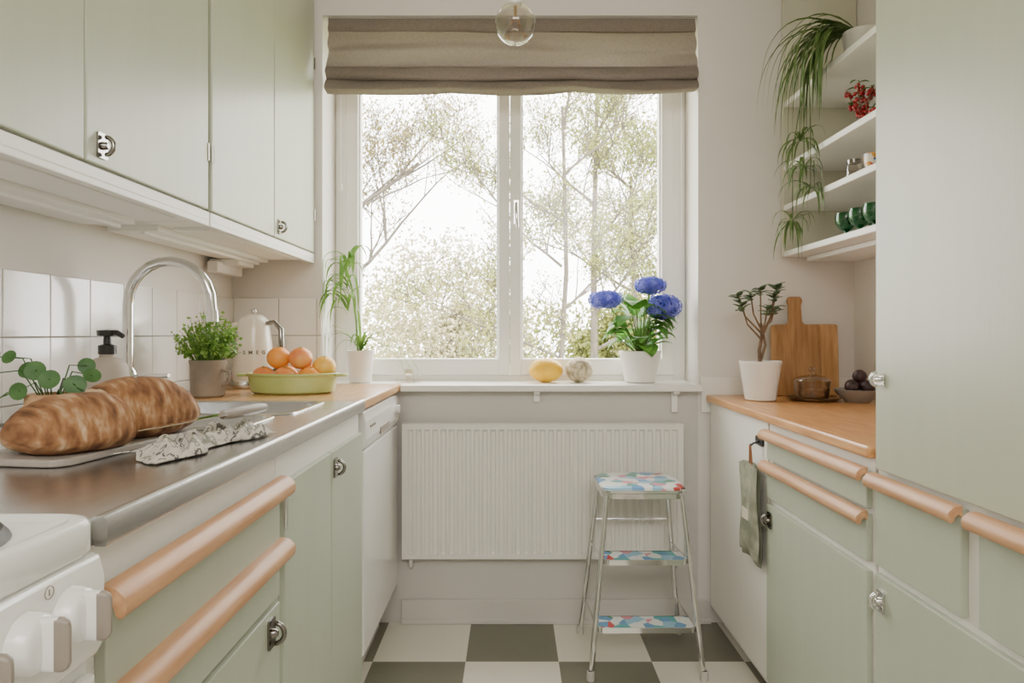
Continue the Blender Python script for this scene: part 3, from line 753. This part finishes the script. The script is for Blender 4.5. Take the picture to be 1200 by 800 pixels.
# jade
x, y, z = .903, 2.42, .9105
c = root('potted_jade_plant', (x, y, z), 'small jade tree in white tapered pot on worktop', 'plant')
pot(c, x, y, z, .074, .054, .143, M_ceramic); soil(c, x, y, z+.128, .066)
stm = [tube([(x, y, z+.12), (x-.004, y, z+.18), (x+.006, y, z+.24), (x+.002, y, z+.28)], [.008, .007, .006, .005], 8),
       tube([(x, y, z+.14), (x+.014, y-.01, z+.20), (x+.006, y-.005, z+.26)], [.005, .005, .004], 8)]
lv = []
for (ex, ey, ez) in ((-.075, -.01, .35), (-.045, -.02, .39), (.0, .0, .41), (.045, -.02, .385), (.06, .01, .34), (-.085, .0, .385), (.015, -.03, .335), (.055, -.02, .415)):
    e = Vector((x+ex*.95, y+ey, z+ez)); b = Vector((x+.003, y, z+.22+.05*R(0, 1))); stm.append(tube([b, (b+e)/2+Vector((ex*.2, 0, -.01)), e], [.004, .003, .0025], 6))
    for k in range(8):
        a = k*2.4; lv.append(leaf(e-Vector((0, 0, .004*k)), (cos(a), sin(a), R(.0, .8)), R(.030, .044), R(.011, .014), .3, 5, .15))
mk('trunk', join(*stm), M_bark, c, smooth=True); mk('foliage', join(*lv), L_jade, c, smooth=True, flip=False, solid=.002)
# hanging plant on top shelf
x, y, z = 1.165, 2.22, 2.0655
c = root('trailing_plant', (x, y, z), 'long trailing spider plant spilling over top shelf', 'plant')
pot(c, x, y, z, .06, .045, .09, M_ceramic); soil(c, x, y, z+.08, .05)
lv = []
def clip(g, xm=1.066):
    V = []
    for v in g[0]:
        v = Vector(v)
        if v.z < 2.069 and v.x > xm: v.x = xm
        v.y = min(v.y, 2.625); V.append(v)
    return (V, g[1])
for i in range(72):
    d = Vector((-1, R(-.6, 1.4), R(.1, .9))); L = R(.22, .50)
    lv.append(clip(leaf((x-.03, y+R(-.03, .03), z+.09), d, L, R(.0035, .0065), R(1.6, 4.0), 12, .3)))
for k, (bx_, by_, bz_) in enumerate(((1.035, 2.36, 1.74), (1.02, 2.42, 1.56), (1.045, 2.33, 1.66), (1.03, 2.38, 1.84))):
    lv.append(tube([(x-.03, y, z+.09), (1.07, y+.06, z+.10), (1.035, (y+by_)/2+.04, z-.02), (bx_, by_, (z+bz_)/2), (bx_, by_, bz_)], .0018, 5))
    for i in range(20):
        a = R(0, 2*pi); lv.append(clip(leaf((bx_, by_, bz_), (cos(a)*.7, sin(a)*.7, R(-.3, .9)), R(.08, .18), R(.0028, .0045), R(1.4, 3.6), 8, .3), 1.068))
mk('foliage', join(*lv), leafm('leaf_trail', C(66, 94, 44), C(124, 148, 84), .25), c, smooth=True, flip=False)

# ------------------------------------------------------------------ shelf things
c = mk('green_goblet', lathe([(0, 0), (.024, 0), (.025, .004), (.008, .010), (.007, .018), (.022, .026), (.034, .045), (.036, .065), (.033, .08), (.031, .08), (.033, .064), (.030, .046), (0, .03)], (1.125, 2.24, 1.4775), 28),
       M_gglass, smooth=True, label='dark green glass goblet on the lowest shelf', cat='glass', group='green glasses on the shelf')
clone(c, .002, -.085); clone(c, .004, -.17); clone(c, .09, -.03)
c = root('glass_jar', (1.13, 2.20, 1.658), 'small lidded glass jar on shelf', 'jar')
mk('jar_body', lathe([(0, 0), (.022, 0), (.024, .004), (.024, .045), (.019, .052), (.019, .056)], (1.13, 2.20, 1.6585), 24), M_bulb, c, smooth=True)
mk('lid', lathe([(0, .056), (.021, .056), (.021, .068), (0, .070)], (1.13, 2.20, 1.6585), 24), M_dchrome, c, smooth=True)
mk('patterned_cup', lathe([(0, 0), (.018, 0), (.026, .03), (.030, .058), (.028, .058), (.024, .03), (0, .006)], (1.135, 2.09, 1.6585), 24),
   multimat('cup_pattern', [C(235, 230, 220), C(220, 160, 60), C(235, 230, 220), C(60, 110, 160), C(200, 80, 60)], 70, .3), smooth=True, label='small colourful patterned cup on shelf', cat='cup')
x, y, z = 1.11, 2.14, 1.8165
c = root('berry_sprig', (x, y, z), 'bunch of red berry sprigs lying on shelf', 'berries')
st_, be, lf = [], [], []
for i in range(11):
    e = Vector((x+R(-.03, .05), y+R(-.08, .06), z+R(.03, .15))); b = Vector((x+.03, y, z+.004)); st_.append(tube([b, (b+e)/2+Vector((-.01, 0, .01)), e], .0015, 5))
    for k in range(8):
        q = b.lerp(e, R(.25, 1))+Vector((R(-.012, .012), R(-.012, .012), R(-.004, .008)))
        q.z = max(q.z, z+.008); be.append(ell(q, .0068, .0068, .0068, 10, 7))
    lf.append(leaf(e, (R(-1, 1), R(-1, 1), .5), .04, .007, 1, 4))
mk('stem', join(*st_), M_bark, c, flip=False); mk('berries', join(*be), pmat('red_berry', C(158, 28, 30), .25, var=.2), c, smooth=True, kind='stuff'); mk('foliage', join(*lf), L_dark, c, flip=False)

# ------------------------------------------------------------------ right worktop things
M_board = pmat('board_wood', C(180, 132, 80), .5, col2=C(212, 166, 112), scale=6, stretch=(10, 10, 1), bump=.08)
M_board2 = pmat('board_wood_dark', C(150, 106, 62), .5, col2=C(188, 142, 92), scale=6, stretch=(10, 10, 1), bump=.08)
def lean(g, y0, deg): return rot(g, 'X', deg, (0, y0, .911))
g = lean(prism(rrect(1.045, 1.280, .9115, 1.190, .010), 'y', 2.600, 2.616), 2.60, -3)
mk('cutting_board', g, M_board, bevel=.003, label='rectangular wooden cutting board leaning on the wall', cat='cutting board')
P = [(1.010, .918), (1.017, .9115), (1.195, .9115), (1.202, .918), (1.202, 1.178), (1.194, 1.188), (1.142, 1.190), (1.132, 1.200), (1.130, 1.262), (1.136, 1.284), (1.128, 1.298), (1.084, 1.298),
     (1.076, 1.284), (1.082, 1.262), (1.080, 1.200), (1.070, 1.190), (1.018, 1.188), (1.010, 1.178)]
mk('cutting_board', lean(prism(P, 'y', 2.575, 2.591), 2.575, -4), M_board2, bevel=.003, label='brown wooden paddle board with narrow handle', cat='cutting board')
x, y, z = 1.09, 2.42, .9105
mk('serving_tray', lathe([(0, 0), (.075, 0), (.088, .006), (.092, .012), (.090, .013), (.075, .004), (0, .003)], (x+.005, y, z), 36), M_dchrome, smooth=True, label='thin dark metal tray under glass jar', cat='tray')
c = root('glass_dish', (x, y, z+.004), 'lidded amber-tinted glass jar on a metal tray', 'jar')
mk('dish', lathe([(0, 0), (.05, 0), (.060, .008), (.061, .05), (.064, .066), (.060, .066), (.057, .012), (0, .006)], (x, y, z+.0045), 32), M_amber, c, smooth=True)
mk('lid', lathe([(.064, .067), (.060, .074), (.045, .082), (.02, .087), (.007, .090), (.006, .098), (.012, .106), (.008, .116), (0, .118)], (x, y, z+.0045), 32), M_amber, c, smooth=True)
mk('filling', lathe([(0, .007), (.054, .009), (.056, .03), (.05, .034), (0, .036)], (x, y, z+.0045), 28), pmat('nuts', C(128, 92, 58), .8, col2=C(184, 146, 100), scale=70, bump=.8, bscale=90), c, smooth=True, kind='stuff')
mk('fruit_bowl', lathe([(0, 0), (.04, 0), (.045, .006), (.07, .03), (.078, .045), (.075, .046), (.06, .028), (0, .012)], (1.225, 2.36, z), 32), pmat('grey_ceramic', C(150, 144, 138), .3, var=.1, coat=.3),
   smooth=True, label='shallow grey bowl holding dark plums', cat='bowl')
M_plum = pmat('plum', C(44, 30, 38), .35, col2=C(84, 62, 62), scale=20)
c = mk('plum', ell((1.195, 2.34, z+.055), .024, .024, .024, 16, 10), M_plum, smooth=True, label='dark purple plum in bowl', cat='fruit', group='plums in the bowl')
for dx, dy, dz in ((.05, -.01, 0), (.02, .04, 0), (.065, .035, 0), (.035, .015, .036)): clone(c, dx, dy, dz)

# ------------------------------------------------------------------ sill things
mk('melon', ell((.140, 2.742, 1.0015), .070, .052, .050, 32, 18), M_melon, smooth=True, label='yellow oval honeydew melon on window sill', cat='melon')
mk('squash', ell((.276, 2.74, 1.0035), .056, .055, .052, 72, 28, lambda v: 1+.012*cos(9*math.atan2(v.y, v.x))*(1-abs(v.z))),
   multimat('netted_skin', [C(150, 136, 108), C(186, 170, 138), C(212, 200, 172)], 60, .6, 'noise', [.36, .48, .60], bump=.25, interp='LINEAR'), smooth=True,
   label='beige netted round melon on window sill', cat='melon')
mk('candle_holder', lathe([(0, 0), (.045, 0), (.055, .006), (.056, .010), (.03, .006), (.012, .010), (.010, .03), (.018, .036), (.018, .055), (.014, .055), (.012, .04), (0, .04)], (-.425, 2.735, .9515), 32), M_bulb,
   smooth=True, label='small clear glass candle holder on the sill', cat='candle holder')

# ------------------------------------------------------------------ kettle
x, y, z = -.955, 2.46, .9545
c = root('electric_kettle', (x, y, z), 'cream retro electric kettle with chrome base', 'kettle')
M_kettle = pmat('cream_enamel', C(236, 228, 212), .25, var=.01, coat=.4)
b = mk('body', lathe([(.074, .028), (.075, .034), (.073, .07), (.066, .15), (.058, .215), (.052, .245), (.046, .256), (.03, .268), (0, .272)], (x, y, z), 40), M_kettle, c, smooth=True)
mk('base', lathe([(0, 0), (.076, 0), (.078, .006), (.078, .02), (.074, .028), (0, .028)], (x, y, z), 40), M_chrome, c, smooth=True)
mk('lid_knob', ell((x, y, z+.281), .012, .012, .010, 16, 10), M_chrome, c, smooth=True)
mk('handle', tube([(x+.050, y-.01, z+.235), (x+.085, y-.018, z+.24), (x+.108, y-.022, z+.215), (x+.110, y-.022, z+.15), (x+.104, y-.02, z+.09), (x+.080, y-.012, z+.06), (x+.068, y-.008, z+.06)],
   [.008, .010, .011, .011, .010, .009, .008], 12), M_dchrome, c, smooth=True, label='grey chrome D handle')
mk('spout', xf(prism([(-.055, .175), (-.088, .236), (-.046, .242)], 'y', -.018, .018), Matrix.Translation((x, y, z))), M_kettle, c, smooth=True, bevel=.006)
M_let = pmat('letter_metal', C(110, 106, 100), .35, .6)
for i, ch in enumerate('SMEG'):
    cu = bpy.data.curves.new('t', 'FONT'); cu.body = ch; cu.size = .019; cu.extrude = .0008; cu.offset = .0004; cu.align_x = 'CENTER'
    to = bpy.data.objects.new('t', cu); link(to); bpy.context.view_layer.update()
    me = bpy.data.meshes.new_from_object(to.evaluated_get(bpy.context.evaluated_depsgraph_get()))
    a = radians(-68+(i-1.5)*19); rr = .0692
    Mt = Matrix.Translation((x+rr*cos(a), y+rr*sin(a), z+.124)) @ Matrix.Rotation(a+pi/2, 4, 'Z') @ Matrix.Rotation(pi/2-.08, 4, 'X')
    g = ([Mt @ v.co for v in me.vertices], [tuple(p.vertices) for p in me.polygons])
    bpy.data.objects.remove(to)
    mk('lettering', g, M_let, b, flip=False)

# ------------------------------------------------------------------ fruit dish
x, y, z = -.735, 2.235, .9545
M_gd = pmat('green_glaze', C(164, 178, 98), .3, col2=C(188, 198, 126), scale=8, coat=.3)
def ov(prof): return lathe(prof, (x, y, z), 48, 1, .62)
mk('fruit_dish', join(ov([(0, 0), (.125, 0), (.138, .006), (.144, .030), (.147, .056), (.154, .062), (.154, .068), (.144, .068), (.138, .045), (.130, .012), (0, .010)]),
   prism(rrect(x-.182, x-.144, y-.032, y+.032, .012), 'z', z+.056, z+.065), prism(rrect(x+.144, x+.182, y-.032, y+.032, .012), 'z', z+.056, z+.065)), M_gd, smooth=True, bevel=.002,
   label='oval green glazed dish with side handles full of fruit', cat='dish')
def orange(px, py, pz, r, m, l):
    o = mk('orange', ell((px, py, pz), r, r, r*.94, 24, 16), m, smooth=True, label=l, cat='orange', group='oranges in the green dish')
    mk('stem_end', lathe([(0, .002), (.003, .002), (.004, 0)], (px+.004, py-.012, pz+r*.92), 10), L_mid, o)
r = .039
M_yel = pmat('yellow_citrus', C(240, 176, 60), .4, col2=C(250, 204, 96), scale=8, bump=.2, bscale=220)
for px, py, pz, m in ((-.095, -.012, .052, 1), (-.015, -.036, .052, 1), (.064, -.020, .052, 0), (-.035, .042, .052, 0), (.045, .046, .058, 0), (-.050, .004, .117, 0), (.024, .004, .116, 1), (.100, .016, .086, 2)):
    orange(x+px, y+py, z+pz, r, (M_orange, M_peach, M_yel)[m], ('bright orange citrus fruit in green dish', 'red-blushed peach in green dish', 'yellow-orange citrus fruit in green dish')[m])

# ------------------------------------------------------------------ soap dispenser
x, y, z = -.985, 1.62, .9545
c = root('soap_dispenser', (x, y, z), 'grey-beige ceramic soap bottle with black pump', 'soap dispenser')
mk('bottle', lathe([(0, 0), (.042, 0), (.046, .005), (.047, .105), (.044, .122), (.032, .136), (.018, .142), (.016, .149), (0, .149)], (x, y, z), 32), pmat('matte_ceramic', C(172, 160, 145), .6, var=.03), c, smooth=True)
mk('pump', join(lathe([(0, .149), (.020, .149), (.020, .170), (.009, .174), (.008, .192), (.022, .194), (.023, .207), (0, .210)], (x, y, z), 20),
   tube([(x, y, z+.200), (x+.03, y-.01, z+.201), (x+.046, y-.013, z+.192)], [.008, .007, .006], 8)), M_black, c, smooth=True)

# ------------------------------------------------------------------ bread
M_crust = multimat('crust', [C(78, 48, 28), C(122, 82, 50), C(150, 108, 70), C(198, 170, 136)], 26, .88, 'noise', [.30, .44, .56, .74], (.5, 2.4, 1.0), bump=.5, interp='LINEAR')
M_crumb = pmat('crumb', C(206, 176, 132), .95, col2=C(228, 204, 166), scale=50, bump=.6, bscale=70)
def loaf(cx, cy, ang, rx, ry, rz, cuts, lab):
    bm = bmesh.new(); bmesh.ops.create_uvsphere(bm, u_segments=120, v_segments=80, radius=1)
    for v in bm.verts:
        p = v.co.copy(); n = noise.noise(p*1.6+Vector((cx*9, 0, 3)))*.06+noise.noise(p*6)*.015
        sx = 1-.045*max(0, cos(p.y*10+p.x*2.0))**14*(1 if p.z > .1 else max(0, p.z*10))
        zz = p.z if p.z > 0 else p.z*.55
        v.co = Vector((math.copysign(abs(p.x)**.9, p.x)*rx*(1+n), math.copysign(abs(p.y)**.9, p.y)*ry*(1+n), zz*rz*(1+n)*sx))
    for co, no in cuts:
        bmesh.ops.bisect_plane(bm, geom=bm.verts[:]+bm.edges[:]+bm.faces[:], plane_co=co, plane_no=no, clear_outer=True)
        ed = [e for e in bm.edges if e.is_boundary]
        r_ = bmesh.ops.contextual_create(bm, geom=ed)
        for f in r_['faces']: f.material_index = 1
    bmesh.ops.bisect_plane(bm, geom=bm.verts[:]+bm.edges[:]+bm.faces[:], plane_co=(0, 0, -rz*.42), plane_no=(0, 0, -1), clear_outer=True)
    bmesh.ops.contextual_create(bm, geom=[e for e in bm.edges if e.is_boundary])
    for f in bm.faces: f.smooth = True
    me = bpy.data.meshes.new('bread_loaf'); bm.to_mesh(me); bm.free(); me.materials.append(M_crust); me.materials.append(M_crumb)
    me.set_sharp_from_angle(angle=radians(50))
    o = bpy.data.objects.new('bread_loaf', me); link(o); o.location = (cx, cy, .9665+rz*.42); o.rotation_euler = (0, 0, radians(ang)); W[o.name] = Vector(o.location)
    meta(o, lab, 'bread', None, 'cut sourdough loaf')
loaf(-.712, 1.095, -24, .084, .105, .064, [((0, .045, 0), (0, 1, .1))], 'dark-crusted floured sourdough loaf half on a board')
loaf(-.700, 1.236, -34, .082, .110, .076, [((0, -.062, 0), (0, -1, -.12))], 'rear half of cut dark-crusted sourdough loaf')
mk('bread_board', rot(prism(rrect(-.815, -.640, .99, 1.34, .03), 'z', .9545, .966), 'Z', -8, (-.70, 1.18, 0)), pmat('grey_board', C(150, 142, 132), .5, var=.1, scale=20), bevel=.003, label='thin grey board under the bread', cat='cutting board')
# tea towel
V = []; F = []; n = 60
for i in range(n+1):
    for j in range(n+1):
        u, v = i/n, j/n
        h = .020*abs(noise.noise(Vector((u*3+v*2, v*5, 2))))*2+.016*abs(noise.noise(Vector((u*8, v*9, 5))))
        e = min(1, min(u, 1-u, v, 1-v)*9)
        V.append(Vector((-.622+.12*v*.5+.085*u+.012*sin(v*9)+.014*noise.noise(Vector((v*6, u*2, 0))), 1.03+.31*v+.022*sin(u*6)+.01*noise.noise(Vector((u*6, 3, 0))), .9560+h*e+.0008)))
for i in range(n):
    for j in range(n): a = i*(n+1)+j; F.append((a, a+n+1, a+n+2, a+1))
M_tea = multimat('printed_cotton', [C(196, 188, 176), C(92, 90, 84), C(198, 190, 178), C(136, 138, 126), C(204, 196, 184)], 38, .9, 'noise', [0, .36, .42, .56, .61])
for q in V:
    q.z = max(q.z, .9675+.004*abs(noise.noise(q*40))) if q.x < -.59 else q.z
mk('tea_towel', (V, F), M_tea, smooth=True, solid=.0015, label='crumpled black and white printed tea towel', cat='towel')
c = root('bread_knife', (-.54, 1.2, .985), 'bread knife with dark grey handle lying on towel', 'knife')
P0 = Vector((-.590, 1.05, 1.000)); P1 = Vector((-.540, 1.24, 1.002)); P2 = Vector((-.508, 1.365, 1.003))
dd = (P1-P0).normalized(); sd = Vector((dd.y, -dd.x, 0)); tz_ = Vector((0, 0, .0015))
mk('blade', ([P0, P1-sd*.012, P1+sd*.012, P0+sd*.008+dd*.03, P0+tz_, P1-sd*.012+tz_, P1+sd*.012+tz_, P0+sd*.008+dd*.03+tz_],
   [(0, 1, 2, 3), (4, 7, 6, 5), (0, 4, 5, 1), (1, 5, 6, 2), (2, 6, 7, 3), (3, 7, 4, 0)]), M_chrome, c)
mk('handle', tube([P1, P1.lerp(P2, .3), P1.lerp(P2, .8), P2], [.008, .011, .011, .008], 10), M_plastic, c, smooth=True)

# ------------------------------------------------------------------ light, world, camera
w = bpy.data.worlds.new('World'); scene.world = w; w.use_nodes = True
bg = w.node_tree.nodes['Background']; bg.inputs[0].default_value = (1, .98, .95, 1); bg.inputs[1].default_value = 14
def area(loc, tgt, sx, sy, power, col, portal=False):
    l = bpy.data.lights.new('area_light', 'AREA'); l.shape = 'RECTANGLE'; l.size = sx; l.size_y = sy; l.energy = power; l.color = col
    o = bpy.data.objects.new('area_light', l); link(o); o.location = loc
    o.rotation_euler = (Vector(tgt)-Vector(loc)).to_track_quat('-Z', 'Y').to_euler()
    if portal: l.cycles.is_portal = True
    return o
area((0, YB+.32, 1.68), (0, 0, 1.68), 1.5, 1.5, 1, (1, 1, 1), True)
area((.1, -.9, 2.45), (.1, .9, 1.0), 1.8, 1.2, 74, (1, .96, .905))  # added fill lamp, unseen above and behind the camera, to brighten the room
cam = bpy.data.cameras.new('Camera'); cam.sensor_width = 36; cam.lens = 36*780/1200; cam.shift_y = -10/1200; cam.clip_start = .02
co = bpy.data.objects.new('Camera', cam); link(co); co.location = (0, 0, 1.155); co.rotation_euler = (pi/2, 0, 0)
scene.camera = co
